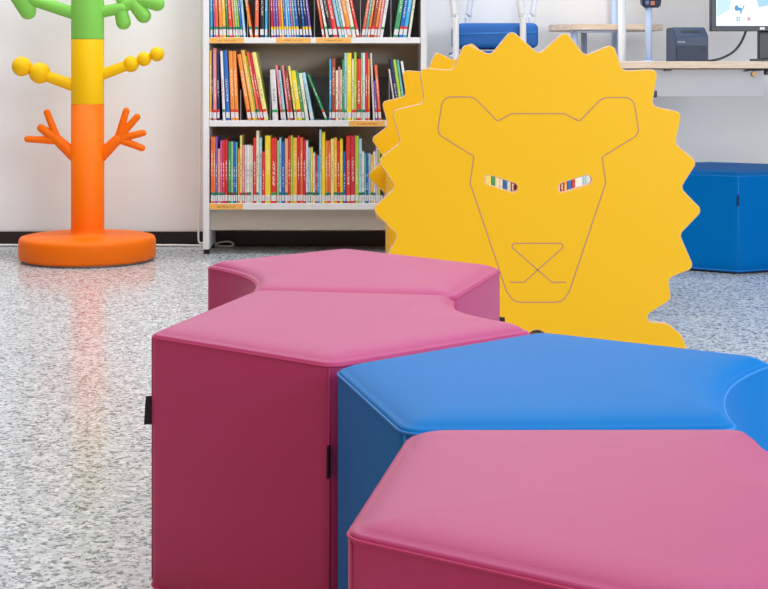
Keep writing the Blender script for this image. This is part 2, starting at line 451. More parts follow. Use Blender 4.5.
bm = bmesh.new(); capsule(bm, rel(76, 86.5), rel(44, 75), 6.2*K, 5.6*K); sphere(bm, rel(39.8, 73), 10.8*K); sphere(bm, rel(21.8, 66.4), 10*K); link('branch', bm, M_ye, ys, True)
bm = bmesh.new(); capsule(bm, rel(99, 75.5), rel(128, 65), 5.9*K, 5.2*K); sphere(bm, rel(131, 64), 8.2*K); sphere(bm, rel(144, 59), 7.3*K); sphere(bm, rel(157, 54.2), 7.4*K); link('branch', bm, M_ye, ys, True)
bm = bmesh.new(); capsule(bm, rel(76, 14), rel(30, -1), 6.6*K, 6.2*K)
for a, b, ra, rb in (((18.5, -12), (27.8, 11), 13.5, 8.6), ((20, -13), (30, -27), 12, 6)): capsule(bm, rel(*a), rel(*b), ra*K, rb*K, flat=.6)
link('branch', bm, M_gr, gs, True)
bm = bmesh.new(); capsule(bm, rel(99, 12.5), rel(122, 8), 6*K, 6*K)
for a, b, ra, rb in (((120, 8), (123.5, 22.2), 6.4, 7.5), ((122, 7), (134, 2), 6, 6.5), ((134, 4), (143.5, 15.5), 6.6, 7.8), ((137, -1), (157, 3.5), 6, 7.8), ((123, 6), (120, -6), 4.5, 6.5), ((136, 2), (138, -16), 5, 7), ((134, 1), (152, -16), 5, 7)):
    capsule(bm, rel(*a), rel(*b), ra*K, rb*K, flat=.75)
link('branch', bm, M_gr, gs, True)

# ---------------------------------------------------------------- bookcase
BY = 5.77                                # front of the bookcase
bx0, bx1 = P(203, 0, BY).x, P(427, 0, BY).x
ix0, ix1 = P(209, 0, BY).x, P(421, 0, BY).x
M_case_back = mat('grey_case_back', (190, 182, 170), .7, noise=.03, scale=4)
M_backstop = mat('dark_grey_backstop', (138, 138, 140), .6, noise=.05, scale=20)
case = thing('bookcase', 'white open bookcase filled with children\'s books against the back wall', 'bookcase', ((bx0+bx1)/2, BY, 0))
ci = Matrix.Translation((-(bx0+bx1)/2, -BY, 0))
def cpart(name, bm, m): o = link(name, bm, m, case); o.data.transform(ci); return o
BD = W-.016; SF0 = BY+.006
CT = 1.36
zb = P(0, 249.5, BY).z
for a, b in ((bx0, ix0), (ix1, bx1)):
    s_ = cpart('side_panel', boxbm(a, b, BY, BD, zb, CT, bevel=.0015), M_shelf)
    for y in (BY+.03, BD-.04):
        f_ = link('foot', boxbm((a+b)/2-.011, (a+b)/2+.011, y-.012, y+.012, 0, zb+.001), M_black); f_.data.transform(ci); f_.parent = s_
cpart('back_board', boxbm(ix0, ix1, BD-.008, BD, P(0, 230, BD).z, CT), M_case_back)
kz = P(0, 230, BY+.05).z; cpart('kick_board', boxbm(ix0+.0005, ix1-.0005, BY+.05, BY+.06, kz, P(0, 209.7, SF0).z-.0005, bevel=.001), M_case_back)
shelf_y = [(37.4, 43.2), (120.4, 126.5), (203.4, 209.6)]
SF = BY+.006
shelf_z = []
M_label = mat('orange_label', (250, 186, 92), .6)
def strip_material():
    m = bpy.data.materials.new('printed_orange_label'); m.use_nodes = True
    nt = m.node_tree; b = nt.nodes['Principled BSDF']; L = nt.links
    g = nt.nodes.new('ShaderNodeTexCoord'); sp = nt.nodes.new('ShaderNodeSeparateXYZ'); L.new(g.outputs['Generated'], sp.inputs[0])
    n = nt.nodes.new('ShaderNodeTexNoise'); n.inputs['Scale'].default_value = 220; n.inputs['Detail'].default_value = 0; L.new(g.outputs['Object'], n.inputs['Vector'])
    def op(kind, a, *vals):
        x = nt.nodes.new('ShaderNodeMath'); x.operation = kind; L.new(a, x.inputs[0])
        for i, v in enumerate(vals):
            if isinstance(v, (int, float)): x.inputs[i+1].default_value = v
            else: L.new(v, x.inputs[i+1])
        return x.outputs[0]
    f = op('MULTIPLY', op('COMPARE', sp.outputs[0], .5, .28), op('COMPARE', sp.outputs[2], .45, .17))
    f = op('MULTIPLY', f, op('GREATER_THAN', n.outputs['Fac'], .48)); f = op('MULTIPLY', f, .6)
    mx = nt.nodes.new('ShaderNodeMixRGB'); mx.inputs[1].default_value = lin((250, 186, 92)); mx.inputs[2].default_value = lin((150, 96, 50))
    L.new(f, mx.inputs[0]); L.new(mx.outputs[0], b.inputs['Base Color']); b.inputs['Roughness'].default_value = .6
    return m
M_strip = strip_material()
strips = {0: [(209.3, 244), (276, 311), (316, 351)], 1: [(349, 385)], 2: [(209.3, 243)]}
for k, (ya, yb) in enumerate(shelf_y):
    za, zb_ = P(0, ya, SF).z, P(0, yb, SF).z
    shelf_z.append(za)
    s_ = cpart('shelf', boxbm(ix0+.001, ix1-.001, SF, BD-.008, zb_, za, bevel=.0012), M_shelf)
    for a, b in strips[k]:
        a_, b_ = P(a, 0, SF).x, P(b, 0, SF).x
        q = link('shelf_label', boxbm(a_, b_, SF-.0008, SF-.0001, zb_+.001, za-.0016), M_strip); q.data.transform(ci); q.parent = s_
        tag(q, 'orange printed shelf label')
    if k < 2:
        top = CT-.02 if k == 0 else P(0, 77, BD-.03).z
        cpart('backstop', boxbm(ix0+.002, ix1-.002, BD-.03, BD-.022, za, top), M_backstop)
cpart('shelf', boxbm(ix0+.001, ix1-.001, SF, BD-.008, CT-.025, CT), M_shelf)

# ---------------------------------------------------------------- books
COL = {'red': (216, 52, 44), 'crimson': (196, 40, 66), 'orange': (240, 138, 58), 'amber': (246, 178, 70), 'yellow': (246, 206, 40), 'pale yellow': (240, 222, 130),
       'cream': (234, 226, 196), 'white': (232, 232, 230), 'pale grey': (206, 208, 210), 'lime': (170, 202, 60), 'green': (62, 150, 96), 'pale green': (150, 200, 150),
       'teal': (96, 170, 170), 'cyan': (60, 168, 216), 'light blue': (160, 205, 234), 'blue': (30, 100, 184), 'navy': (36, 44, 96), 'purple': (122, 92, 176), 'lilac': (208, 176, 214),
       'magenta': (200, 90, 160), 'pink': (226, 134, 140), 'salmon': (242, 168, 134), 'brown': (150, 66, 50), 'black': (30, 28, 34), 'coral': (240, 104, 68), 'terracotta': (206, 104, 74)}
M_page = mat('book_pages', (232, 226, 210), .8, noise=.06, scale=300)
M_tagw = mat('white_spine_label', (228, 228, 232), .6, noise=.12, scale=260)
BANDS = {'g': mat('green_band', (0, 128, 104), .5), 'y': mat('yellow_band', (246, 206, 20), .5), 'r': mat('red_band', (228, 52, 48), .5), 'G': mat('bright_green_band', (30, 160, 90), .5), 'b': mat('brown_band', (110, 52, 44), .5)}
SHELVES = ['top', 'middle', 'lowest']
M_bookend = mat('grey_bookend', (190, 192, 196), .35, metal=.3)

def book_mesh(w, h, d):
    """hard cover wrapped round a page block: spine in front, boards, pages"""
    t = min(.002, w*.22); bm = bmesh.new()
    prof = [(0, d), (0, .003), (.0012, .001), (w*.3, 0), (w*.7, 0), (w-.0012, .001), (w, .003), (w, d), (w-t, d), (w-t, t+.002), (t, t+.002), (t, d)]
    lo = [bm.verts.new((x, y, 0)) for x, y in prof]; hi = [bm.verts.new((x, y, h)) for x, y in prof]
    n = len(prof)
    for i in range(n): bm.faces.new((lo[i], lo[(i+1) % n], hi[(i+1) % n], hi[i]))
    bm.faces.new(lo[::-1]); bm.faces.new(hi)
    return bm, t

all_books = []
def book(shelf, b0, b1, ty, col, t0_=None, band=None, by=None, c2=None, lab=True):
    all_books.append(dict(shelf=shelf, b0=b0, b1=b1, ty=ty, col=col, t0=b0 if t0_ is None else t0_, band=band, c2=c2, lab=lab))
g, y_, r_, G = 'g', 'y', 'r', 'G'
# top visible shelf (tops above the picture)
S = 0
for b in [(210, 212.4, 'cyan', 209, g), (214, 215.6, 'magenta', 212, g), (215.6, 219.5, 'coral', 213.4, g), (219.5, 222.8, 'orange', 218, g), (222.9, 227, 'amber', 221, g),
          (227.2, 229.2, 'green', 224.2, g), (229.3, 233.5, 'red', 226.5, g), (233.6, 235.9, 'orange', 230.6, g), (236, 238.5, 'pale green', 233, g), (238.6, 240.5, 'lime', 235.2, g),
          (240.6, 243.3, 'blue', 237, g), (243.4, 246.2, 'light blue', 239.6, None), (250.3, 253.2, 'orange', 242.2, g), (254.8, 258.4, 'coral', 255.2, g), (260, 264, 'black', 260.2, None), (264.8, 267.4, 'cyan', 265, None),
          (271.4, 273.7, 'crimson', 270.2, y_), (274, 276.4, 'purple', 272.3, y_), (276.8, 279.2, 'purple', 274.8, y_), (279.7, 282, 'coral', 277.5, y_), (282.2, 284.6, 'amber', 279.8, y_),
          (284.8, 287, 'blue', 282.1, y_), (287.1, 289.3, 'light blue', 284.2, y_), (289.4, 292, 'cyan', 286.3, y_), (292.1, 294.2, 'magenta', 288.8, y_), (294.4, 296.6, 'teal', 291, y_), (296.8, 299.6, 'blue', 293.4, y_),
          (300.2, 303, 'black', 296.6, None), (303.6, 306, 'blue', 299.4, y_), (306.4, 309.2, 'navy', 302, y_), (309.8, 312.4, 'purple', 304.7, y_),
          (322.5, 324.8, 'coral', 316.6, r_), (326.2, 328.8, 'white', 319.2, G), (329.5, 333.4, 'black', 322.6, None), (333.6, 339, 'red', 326.2, None), (339.4, 342.4, 'light blue', 331.6, r_),
          (342.6, 345, 'teal', 335, G), (345.2, 347.8, 'white', 337.6, r_), (348, 352.2, 'orange', 340.7, r_), (352.6, 356.4, 'cream', 345, G), (357, 360, 'red', 349.4, None),
          (361.2, 364.4, 'terracotta', 367.2, r_), (364.6, 367, 'teal', 370.4, None), (367.2, 369.8, 'orange', 372.6, r_), (370, 373.6, 'brown', 376, r_), (373.8, 376.6, 'orange', 379.4, r_),
          (376.8, 379.4, 'pink', 382.4, None), (379.6, 382.8, 'white', 385.6, G), (393, 397.8, 'green', 399.2, G), (398.4, 402.2, 'blue', 404.6, r_), (402.4, 406.6, 'cyan', 408.4, r_), (407.6, 410.6, 'cream', 411.2, None)]:
    k = 37./(37+33+random.uniform(-6, 6)); b0 = b[0]
    ty = -33+random.uniform(-6, 6)
    book(S, b[0], b[1], ty, b[2], b0+(b[3]-b0)*(37-ty)/37, b[4])
S = 1
for b in [(208.9, 211.2, 50.5, 'amber', 208.9, None), (211.4, 213, 52, 'navy', 210.9, r_), (213.1, 217, 48.5, 'pink', 212.5, r_), (217.2, 219.8, 53.5, 'navy', 216.4, r_), (222.8, 225.6, 51, 'white', 219.9, g), (226.2, 230.2, 50.5, 'blue', 223.2, None),
          (231, 235, 51, 'orange', 228.3, r_), (235.2, 239, 51, 'orange', 232.1, r_), (247.8, 251.8, 54, 'orange', 236.9, r_), (252.6, 256.4, 50, 'amber', 240.6, None), (256.5, 258, 56, 'lime', 244.6, G), (258.4, 261, 52, 'coral', 246.2, g),
          (261.2, 264, 53, 'crimson', 248.6, r_), (264.2, 268.6, 52, 'pale yellow', 251.4, r_),
          (272.6, 278.2, 69.5, 'pale grey', 269.8, G), (281.2, 283.4, 65, 'pink', 275.2, r_), (283.5, 286.4, 70, 'light blue', 277.8, G), (288, 290.2, 65.5, 'pink', 281.4, r_), (290.4, 294, 70.5, 'brown', 284, r_),
          (295, 297.2, 66, 'pale yellow', 287.7, G), (297.6, 302.4, 70.5, 'yellow', 290.6, r_), (302.6, 305.2, 71, 'green', 295.4, G), (305.6, 309, 73, 'cream', 298.4, None), (310.6, 314.2, 72.5, 'light blue', 301.2, None),
          (325.6, 328, 75, 'green', 305.4, r_),
          (329.3, 331.4, 59, 'cyan', 329.3, g), (331.6, 335.6, 58.5, 'brown', 331.6, None), (335.7, 338.2, 70.5, 'cream', 335.7, r_), (338.3, 340.2, 67, 'pink', 338.3, G), (340.3, 342, 70, 'cream', 340.3, r_), (342.1, 344.2, 59.5, 'green', 342.1, None),
          (344.3, 346.7, 53, 'light blue', 344.3, G), (346.8, 351.6, 53, 'yellow', 346.8, None), (351.9, 354, 59, 'cream', 351.9, r_), (354.1, 356.6, 52.5, 'lime', 354.1, r_), (356.7, 360.9, 59, 'red', 356.7, g), (361, 362.7, 53, 'pale green', 361, G),
          (362.8, 365.1, 53, 'white', 362.8, g), (365.2, 367.7, 53, 'crimson', 365.2, None), (367.8, 369.9, 59, 'orange', 367.8, r_), (373.2, 375.2, 53, 'pale grey', 369.4, None), (375.6, 377.8, 81, 'purple', 373.2, r_), (378.6, 381.6, 65, 'coral', 374.2, r_),
          (396, 397.6, 69, 'white', 388.4, None), (398.2, 401.6, 59, 'navy', 389.2, r_), (401.8, 404.8, 59.5, 'lime', 392.8, G), (405, 407.6, 60, 'teal', 396.2, G), (409.4, 412, 61, 'white', 400.4, G)]:
    book(S, b[0], b[1], b[2], b[3], b[4], b[5])
S = 2
for b in [(210.8, 213.1, 137, 'coral', g), (213.2, 215.2, 137, 'orange', g), (215.3, 217.4, 137, 'purple', g), (217.6, 220, 149, 'salmon', G), (220.1, 222.3, 141, 'magenta', g), (222.4, 224.8, 140.5, 'red', g), (224.9, 227.8, 140, 'crimson', None),
          (228.2, 230.9, 142, 'green', 'b'), (231, 233.2, 142, 'pale green', 'b'), (233.3, 235.4, 142, 'blue', 'b'), (235.5, 237.4, 142.5, 'teal', g), (237.8, 239.8, 149, 'orange', None), (239.9, 242, 136, 'pale yellow', r_),
          (242.1, 244.5, 145.5, 'pink', g), (244.6, 246.8, 145.5, 'pale grey', r_), (246.9, 249.2, 145.5, 'white', g), (249.3, 251, 145.5, 'cream', g), (251.1, 253, 146, 'pale grey', None), (253.3, 256.1, 138, 'red', None), (256.2, 259, 131, 'cream', g),
          (259.1, 261.8, 138, 'light blue', None), (262, 264.9, 152, 'red', None), (265, 270.6, 136, 'yellow', None), (270.8, 276.8, 138.5, 'red', G), (277, 279.1, 141, 'pale green', None), (279.2, 281.4, 138, 'light blue', g), (281.6, 284.6, 142, 'blue', None),
          (284.8, 288, 139, 'salmon', g), (288.1, 290.4, 136, 'red', None), (290.5, 292.8, 136, 'lime', None), (292.9, 297.2, 138, 'amber', None), (297.3, 300, 136, 'crimson', None), (300.1, 303, 138, 'coral', None), (303.1, 305.8, 140, 'crimson', None),
          (305.9, 308, 141, 'white', g), (308.1, 310.4, 148, 'light blue', g), (310.5, 312.8, 148, 'yellow', g), (312.9, 315, 153, 'white', g), (315.1, 317, 155, 'red', g), (317.1, 319.2, 156, 'cyan', g), (319.3, 321.5, 130, 'light blue', None),
          (321.6, 325.2, 132.5, 'yellow', None), (325.3, 328, 141, 'orange', g), (328.1, 330.6, 141, 'coral', g), (330.7, 334, 139, 'pale yellow', None), (334.1, 337.2, 138, 'amber', g), (337.3, 339.8, 141, 'red', g), (339.9, 343, 139, 'yellow', g),
          (343.1, 345.8, 152, 'blue', None), (346.2, 350.5, 136, 'red', None), (350.6, 355, 136, 'crimson', None), (355.1, 358.8, 136, 'lime', None), (358.9, 362, 139, 'light blue', g), (362.1, 364.4, 152, 'white', g), (364.5, 366.4, 154, 'teal', None),
          (366.5, 368.4, 154, 'blue', g), (368.5, 370.6, 154, 'light blue', None), (370.7, 373.4, 155, 'amber', g), (373.5, 375.6, 152, 'white', g), (375.7, 378, 148, 'lilac', None), (378.1, 380.4, 150, 'lime', None), (380.6, 383, 153, 'black', None), (384, 386.4, 150, 'white', g)]:
    book(S, b[0], b[1], b[2], b[3], None, b[4])

ORD = ['first', 'second', 'third', 'fourth', 'fifth', 'sixth', 'seventh', 'eighth']
used = {}
def rect(X0, w, h, a):
    u, v = Vector((math.cos(a), -math.sin(a))), Vector((math.sin(a), math.cos(a)))
    o = Vector((X0, 0)) if a <= 0 else Vector((X0+w/math.cos(a), 0))-u*w
    return [o, o+u*w, o+u*w+v*h, o+v*h]
def clear(p, q, gap=.0002):
    for poly in (p, q):
        for i in range(4):
            e = poly[(i+1) % 4]-poly[i]; n = Vector((e.y, -e.x)).normalized()
            a = [n.dot(x) for x in p]; b = [n.dot(x) for x in q]
            if min(a) > max(b)+gap or min(b) > max(a)+gap: return True
    return False
BKY = SF+.008
for s in range(3):
    row = [b for b in all_books if b['shelf'] == s]
    last = [Vector((ix0-.05, -.1)), Vector((ix0+.0006, -.1)), Vector((ix0+.0006, 1)), Vector((ix0-.05, 1))]; last_lean = 0
    for i, b in enumerate(row):
        col = b['col']; h_px = [37.4, 120.4, 203.4][s]-b['ty']
        b0, t0x = b['b0'], b['t0']
        lean = math.atan2(t0x-b0, h_px)
        X0 = P(b0, 0, BKY).x
        w = (b['b1']-b['b0'])*math.cos(lean)*BKY/F-.0003
        hgt = h_px/math.cos(lean)*BKY/F-abs(w*math.sin(lean))
        for it in range(60):
            if clear(rect(X0, w, hgt, lean), last): break
            if it % 2: w = max(w*.97, .0045)
            lean += (last_lean-lean)*.12
            if it > 25 or i == 0: X0 += .0003
        last = rect(X0, w, hgt, lean); last_lean = lean
        if i and it > 40: print('TIGHT', s, i, it)
        d = min(.215, .16+.0004*h_px)
        word = 'book'
        how = 'leaning left' if lean < -.05 else ('leaning right' if lean > .05 else 'upright')
        if i == 0: place = 'at the left end of the %s shelf' % SHELVES[s]
        elif i == len(row)-1: place = 'last on the right of the %s shelf' % SHELVES[s]
        else: place = 'between %s and %s books on the %s shelf' % (row[i-1]['col'], row[i+1]['col'], SHELVES[s])
        lbl = '%s %s book %s' % (how, col, place)
        used[lbl] = used.get(lbl, 0)+1
        if used[lbl] > 1: print('DUP LABEL', lbl)
        bm, t = book_mesh(w, hgt, d)
        o = link('picture_book', bm, cover_material(COL[col]))
        tag(o, lbl, 'book', 'books on the %s shelf of the bookcase' % SHELVES[s])
        # the corner it leans on stays on the shelf
        zsh = shelf_z[s]+.0004
        if lean > 0:
            piv = X0+w/math.cos(lean)
            o.matrix_world = Matrix.Translation((piv, BKY, zsh)) @ Matrix.Rotation(lean, 4, 'Y') @ Matrix.Translation((-w, 0, 0))
        else:
            o.matrix_world = Matrix.Translation((X0, BKY, zsh)) @ Matrix.Rotation(lean, 4, 'Y')
        link('page_block', boxbm(t, w-t, t+.002, d-.003, .003, hgt-.003), M_page, o)
        lo = .0085+random.uniform(-.001, .001); hi = lo+.023
        link('spine_label', boxbm(w*.06, w*.94, -.0005, .0006, lo, hi), M_tagw, o)
        if b['band']:
            link('spine_band', boxbm(w*.04, w*.96, -.0006, .0006, hi, hi+.0105), BANDS[b['band']], o)
# thin metal bookends between groups
for s, px, top, desc in [(0, 247.5, -5, 'after the light blue book'), (0, 269.2, -5, 'beside the crimson book'), (0, 314.4, -5, 'beside the leaning coral book'), (0, 360.5, -5, 'between the red and terracotta books'), (0, 391, -5, 'left of the thick green book'),
                   (1, 240.5, 90, 'between the orange books'), (1, 270.2, 76, 'beside the pale grey book'), (1, 389.3, 72, 'beside the navy book')]:
    x = P(px, 0, BKY).x; z = shelf_z[s]+.0004; zt = P(0, top, BKY).z
    e_ = thing('bookend', 'thin grey metal bookend %s on the %s shelf' % (desc, SHELVES[s]), 'bookend', (x, BKY, z), 0, 'bookends on the bookcase')
    link('upright_plate', boxbm(-.0008, .0008, 0, .13, 0, zt-z, bevel=.0003), M_bookend, e_)

# ---------------------------------------------------------------- books inside the trough (seen through the eyes)
tb = [(478, 'amber'), (484, 'pale yellow'), (490.5, 'green'), (494, 'cream'), (499, 'white'), (502, 'blue'), (506, 'pale grey'), (510, 'brown'), (514, 'black')]
tb2 = [(554, 'salmon'), (559.5, 'brown'), (563, 'orange'), (566.5, 'blue'), (571, 'red'), (574, 'white'), (582, 'light blue'), (585, 'pale grey')]
for lst, ey, end in ((tb, 'left', 521), (tb2, 'right', 592)):
    for i, (px, col) in enumerate(lst):
        nx = lst[i+1][0] if i+1 < len(lst) else end
        Y = 4.42; w = (nx-px)*Y/LYF*LYF/F*1.0; hh = .252+.004*((i*7) % 3)
        bm, t = book_mesh(w-.0006, hh, .16)
        o = link('picture_book', bm, cover_material(COL[col])); o.location = (P(px+1, 0, Y).x, Y, .1803)
        nb = lst[i-1][1] if i else None
        tag(o, '%s book behind the lion\'s %s eye, %s' % (col, ey, ('right of the %s one' % nb) if nb else 'leftmost there'), 'book', 'books inside the lion trough')
        link('page_block', boxbm(t, w-.0006-t, t+.002, .157, .003, hh-.003), M_page, o)

# ---------------------------------------------------------------- cords along the wall
M_cord = mat('white_cord', (242, 240, 236), .5)
cyw = W-.035
def cr(px, py, Y=None):
    Y = Y or F*(H-.006)/(py-PY); v = P(px, py, Y); v.z = max(v.z, .0055); return v
def smooth_path(pts, n=8):
    pts = [Vector(p) for p in pts]; out = []
    for i in range(len(pts)-1):
        p0, p1, p2, p3 = pts[max(i-1, 0)], pts[i], pts[i+1], pts[min(i+2, len(pts)-1)]
        for k in range(n):
            t = k/n
            out.append(.5*((2*p1)+(p2-p0)*t+(2*p0-5*p1+4*p2-p3)*t*t+(3*p1-p0-3*p2+p3)*t**3))
    out.append(pts[-1]); return out
bm = bmesh.new()
xa = lambda px: (px-PX)*cyw/F
tube(bm, smooth_path([(-2.6, cyw+.01, .0065), (xa(0), cyw+.012, .0065), (xa(16), cyw+.008, .0065), (xa(90), cyw+.01, .0065), (xa(160), cyw+.01, .0065), (xa(196), cyw, .006), (xa(206), cyw+.002, .005), (xa(216), cyw+.001, .005), (xa(224), cyw-.02, .005), (xa(232), cyw-.02, .006), (xa(233.5), cyw-.01, .014), (xa(229), cyw-.005, .022), (xa(221), cyw-.005, .02), (xa(216), cyw+.001, .0145), (xa(208), cyw+.002, .0145), (xa(202), cyw+.002, .016), (xa(199), cyw, .02), (xa(198.4), cyw, .05), (xa(198.6), cyw+.01, .1), (xa(199.6), cyw+.01, .35), (xa(200), cyw+.01, 1.2)]), .004, 8)
tag(link('power_cord', bm, M_cord, None, True), 'white cord running along the black skirting and looping under the bookcase', 'cord')

# ---------------------------------------------------------------- desk with drawer
DY = 5.2
dz = P(0, 61.3, DY).z
dx0, dx1 = P(602, 0, DY).x, 2.35
M_drawer = mat('light_grey_laminate', (186, 190, 198), .5, noise=.01)
M_dgrey = mat('dark_grey_metal', (50, 52, 58), .4)
desk = thing('desk', 'plywood-topped desk with grey hanging drawer along the back wall', 'desk', (dx0, DY, 0))
di = Matrix.Translation((-dx0, -DY, 0))
def dpart(name, bm, m, parent=None):
    o = link(name, bm, m, parent or desk); o.data.transform(di); return o
dpart('desktop', boxbm(dx0, dx1, DY, DY+.42, dz-.025, dz, bevel=.002), M_wood)
for x in (dx0+.01, dx1-.07):
    dpart('leg', boxbm(x, x+.05, DY+.17, DY+.23, 0, dz-.0251, bevel=.003), M_white_metal)
    dpart('leg_foot', boxbm(x-.005, x+.055, DY+.04, DY+.41, 0, .02, bevel=.003), M_white_metal)
qx0, qx1 = P(640, 0, DY+.03).x, P(764, 0, DY+.03).x
dr = dpart('drawer', boxbm(qx0, qx1, DY+.03, DY+.38, P(0, 97, DY+.03).z, dz-.027, bevel=.002), M_drawer)
v = P(753.5, 74, DY+.03); bm = bmesh.new()
tube(bm, [(v.x, DY+.02, v.z), (v.x, DY+.031, v.z)], .0085, 16); o = dpart('drawer_lock', bm, mat('brass_lock', (150, 112, 74), .35, metal=.7), dr); tag(o, 'small brass round drawer lock')
v = P(654.5, 94, DY+.02); bm = boxbm(v.x-.012, v.x+.008, DY+.012, DY+.03, v.z-.012, v.z+.012, bevel=.003); dpart('drawer_catch', bm, M_dgrey, dr)
v = P(668, 69.5, DY+.02); dpart('cable_clip', boxbm(v.x-.012, v.x+.012, DY+.014, DY+.03, v.z-.004, dz-.0252, bevel=.001), M_dgrey)
bm = bmesh.new(); tube(bm, smooth_path([P(745, 70.5, DY+.02), P(752, 69.2, DY+.02), P(757, 69.6, DY+.02), P(768, 69, DY+.022), P(790, 70, DY+.024)]), .004, 8); dpart('under_desk_cable', bm, M_dgrey)
dpart('adapter', boxbm(P(764.6, 0, DY+.06).x, P(800, 0, DY+.06).x, DY+.05, DY+.12, P(0, 75, DY+.06).z, dz-.026, bevel=.003), M_dgrey)

# ---------------------------------------------------------------- receipt printer
PYd = DY+.09
M_prn = mat('slate_blue_plastic', (40, 62, 96), .4, noise=.03)
M_prn2 = mat('slate_dark_plastic', (34, 50, 76), .5)
px0, px1 = P(675.5, 0, PYd).x, P(708.5, 0, PYd).x
pz = dz
prn = thing('receipt_printer', 'dark blue-grey receipt printer standing on the desk left of the monitor', 'printer', ((px0+px1)/2, PYd, pz))
pw = (px1-px0)/2; hf = P(0, 36, PYd).z-dz; hb = P(0, 29, PYd+.06).z-dz+.006
def wedge(bm, w, prof, bev=.003):
    a = [bm.verts.new((-w, y, z)) for y, z in prof]; b = [bm.verts.new((w, y, z)) for y, z in prof]
    n = len(prof); bm.faces.new(a); bm.faces.new(b[::-1])
    for i in range(n): bm.faces.new((a[i], b[i], b[(i+1) % n], a[(i+1) % n]))
    bmesh.ops.bevel(bm, geom=bm.edges[:], offset=bev, segments=2, affect='EDGES')
bm = bmesh.new(); wedge(bm, pw, [(0, 0), (0, hf), (.055, hb), (.16, hb), (.16, 0)]); link('housing', bm, M_prn, prn)
# sloping lid with paper slot
n_ = Vector((0, -(hb-hf), .055)).normalized()
def onlid(x, t): return Vector((x, .055*t, hf+(hb-hf)*t))+n_*.0006
bm = bmesh.new(); q = [bm.verts.new(onlid(x, t)) for x, t in ((-pw*.55, .35), (pw*.62, .35), (pw*.62, .62), (-pw*.55, .62))]; bm.faces.new(q)
tag(link('paper_slot', bm, M_black, prn), 'dark paper slot in the sloping lid')
link('front_cover', boxbm(-pw*.93, pw*.93, -.003, .002, .004, hf*.62, bevel=.0015), M_prn2, prn)
link('button', boxbm(pw*.55, pw*.85, -.0045, -.002, hf*.45, hf*.56, bevel=.0008), M_black, prn)
cu = bpy.data.curves.new('maker_text', 'FONT'); cu.body = 'EPSON'; cu.size = .009; cu.extrude = .0002
tmp = bpy.data.objects.new('tmp', cu); C.objects.link(tmp)
me = bpy.data.meshes.new_from_object(tmp.evaluated_get(bpy.context.evaluated_depsgraph_get())); bpy.data.objects.remove(tmp)
me.transform(Matrix.Translation((-pw*.88, -.0012, hf*.73)) @ Matrix.Rotation(PI/2, 4, 'X')); me.materials.clear()
tag(link_me('lettering', me, mat('white_print', (225, 228, 232), .5), prn), 'small white lettering')

# ---------------------------------------------------------------- monitor
MY = DY+.2
M_bez = mat('dark_bezel', (20, 34, 52), .35)
M_scr = mat('lit_screen', (244, 253, 255), .3, emis=1.0)
mxl, mzb = P(711, 0, MY).x, P(0, 31.2, MY).z
mw, mh = .53, .33
mon = thing('monitor', 'black-framed computer monitor showing a pale blue map on the desk', 'monitor', (mxl+mw/2, MY+.05, dz))
mi = Matrix.Translation((-(mxl+mw/2), -(MY+.05), -dz))
def mpart(name, bm, m, parent=None, label=None):
    o = link(name, bm, m, parent or mon); o.data.transform(mi)
    if label: o['label'] = label
    return o
bz = .0195
bm = bmesh.new()
box(bm, mxl, mxl+mw, MY, MY+.03, mzb, mzb+bz, .002); box(bm, mxl, mxl+mw, MY, MY+.03, mzb+mh-bz, mzb+mh, .002)
box(bm, mxl, mxl+bz, MY, MY+.03, mzb+bz-.002, mzb+mh-bz+.002, .002); box(bm, mxl+mw-bz, mxl+mw, MY, MY+.03, mzb+bz-.002, mzb+mh-bz+.002, .002)
box(bm, mxl+.01, mxl+mw-.01, MY+.014, MY+.045, mzb+.01, mzb+mh-.01)
mpart('bezel', bm, M_bez)
scr = mpart('screen', boxbm(mxl+bz-.001, mxl+mw-bz+.001, MY+.008, MY+.0135, mzb+bz-.001, mzb+mh-bz+.001), M_scr)
def patch(pts, rgb, name, e=.9):
    bm = bmesh.new(); q = [bm.verts.new(Vector((P(x, y_, MY+.0076).x, MY+.0074, P(x, y_, MY+.0076).z))) for x, y_ in pts]; bm.faces.new(q)
    mpart(name, bm, mat('screen_%s_%d' % (name, rgb[0]), rgb, .4, emis=e), scr)
patch([(717, -20), (736, -20), (733, -6), (731, 1), (729, 10), (722, 14), (718, 17), (717, 17.5)], (206, 244, 252), 'map_shape')
patch([(755, -12), (790, -12), (790, 4), (768, 5.5), (763, 6.5), (759, 7.5), (757, 2)], (168, 224, 246), 'map_shape')
patch([(734.6, 7), (736, 5), (737.6, 5.6), (739, 7.8), (741, 7.6), (741.4, 10), (739.2, 10.4), (736.6, 11), (734.8, 10)], (52, 150, 214), 'map_shape')
patch([(739.2, 8.6), (742.4, 8), (743.6, 5.2), (744.8, 4.6), (743.8, 8), (742, 10.6), (741.6, 13.4), (740.4, 14.2), (739.8, 11)], (96, 182, 226), 'map_shape')
for ix in range(2):
    for iy in range(3):
        patch([(736.3+ix*2.2, 17+iy*1.5), (737.9+ix*2.2, 17+iy*1.5), (737.9+ix*2.2, 18.1+iy*1.5), (736.3+ix*2.2, 18.1+iy*1.5)], (120, 180, 200), 'icon')
patch([(746.9, 17), (747.8, 16.6), (748.8, 18), (749.9, 16.8), (750.6, 17.4), (749.6, 18.8), (750.6, 20.3), (749.8, 20.9), (748.7, 19.6), (747.6, 20.9), (746.9, 20.3), (747.9, 18.8)], (222, 120, 160), 'icon')
v = P(762.3, 28.4, MY); mpart('badge', boxbm(v.x-.009, v.x+.009, MY-.0008, MY+.0005, v.z-.0045, v.z+.0045, bevel=.0003), M_bookend, None, 'small pale rectangular badge under the screen')
sx = P(758, 0, MY+.06).x
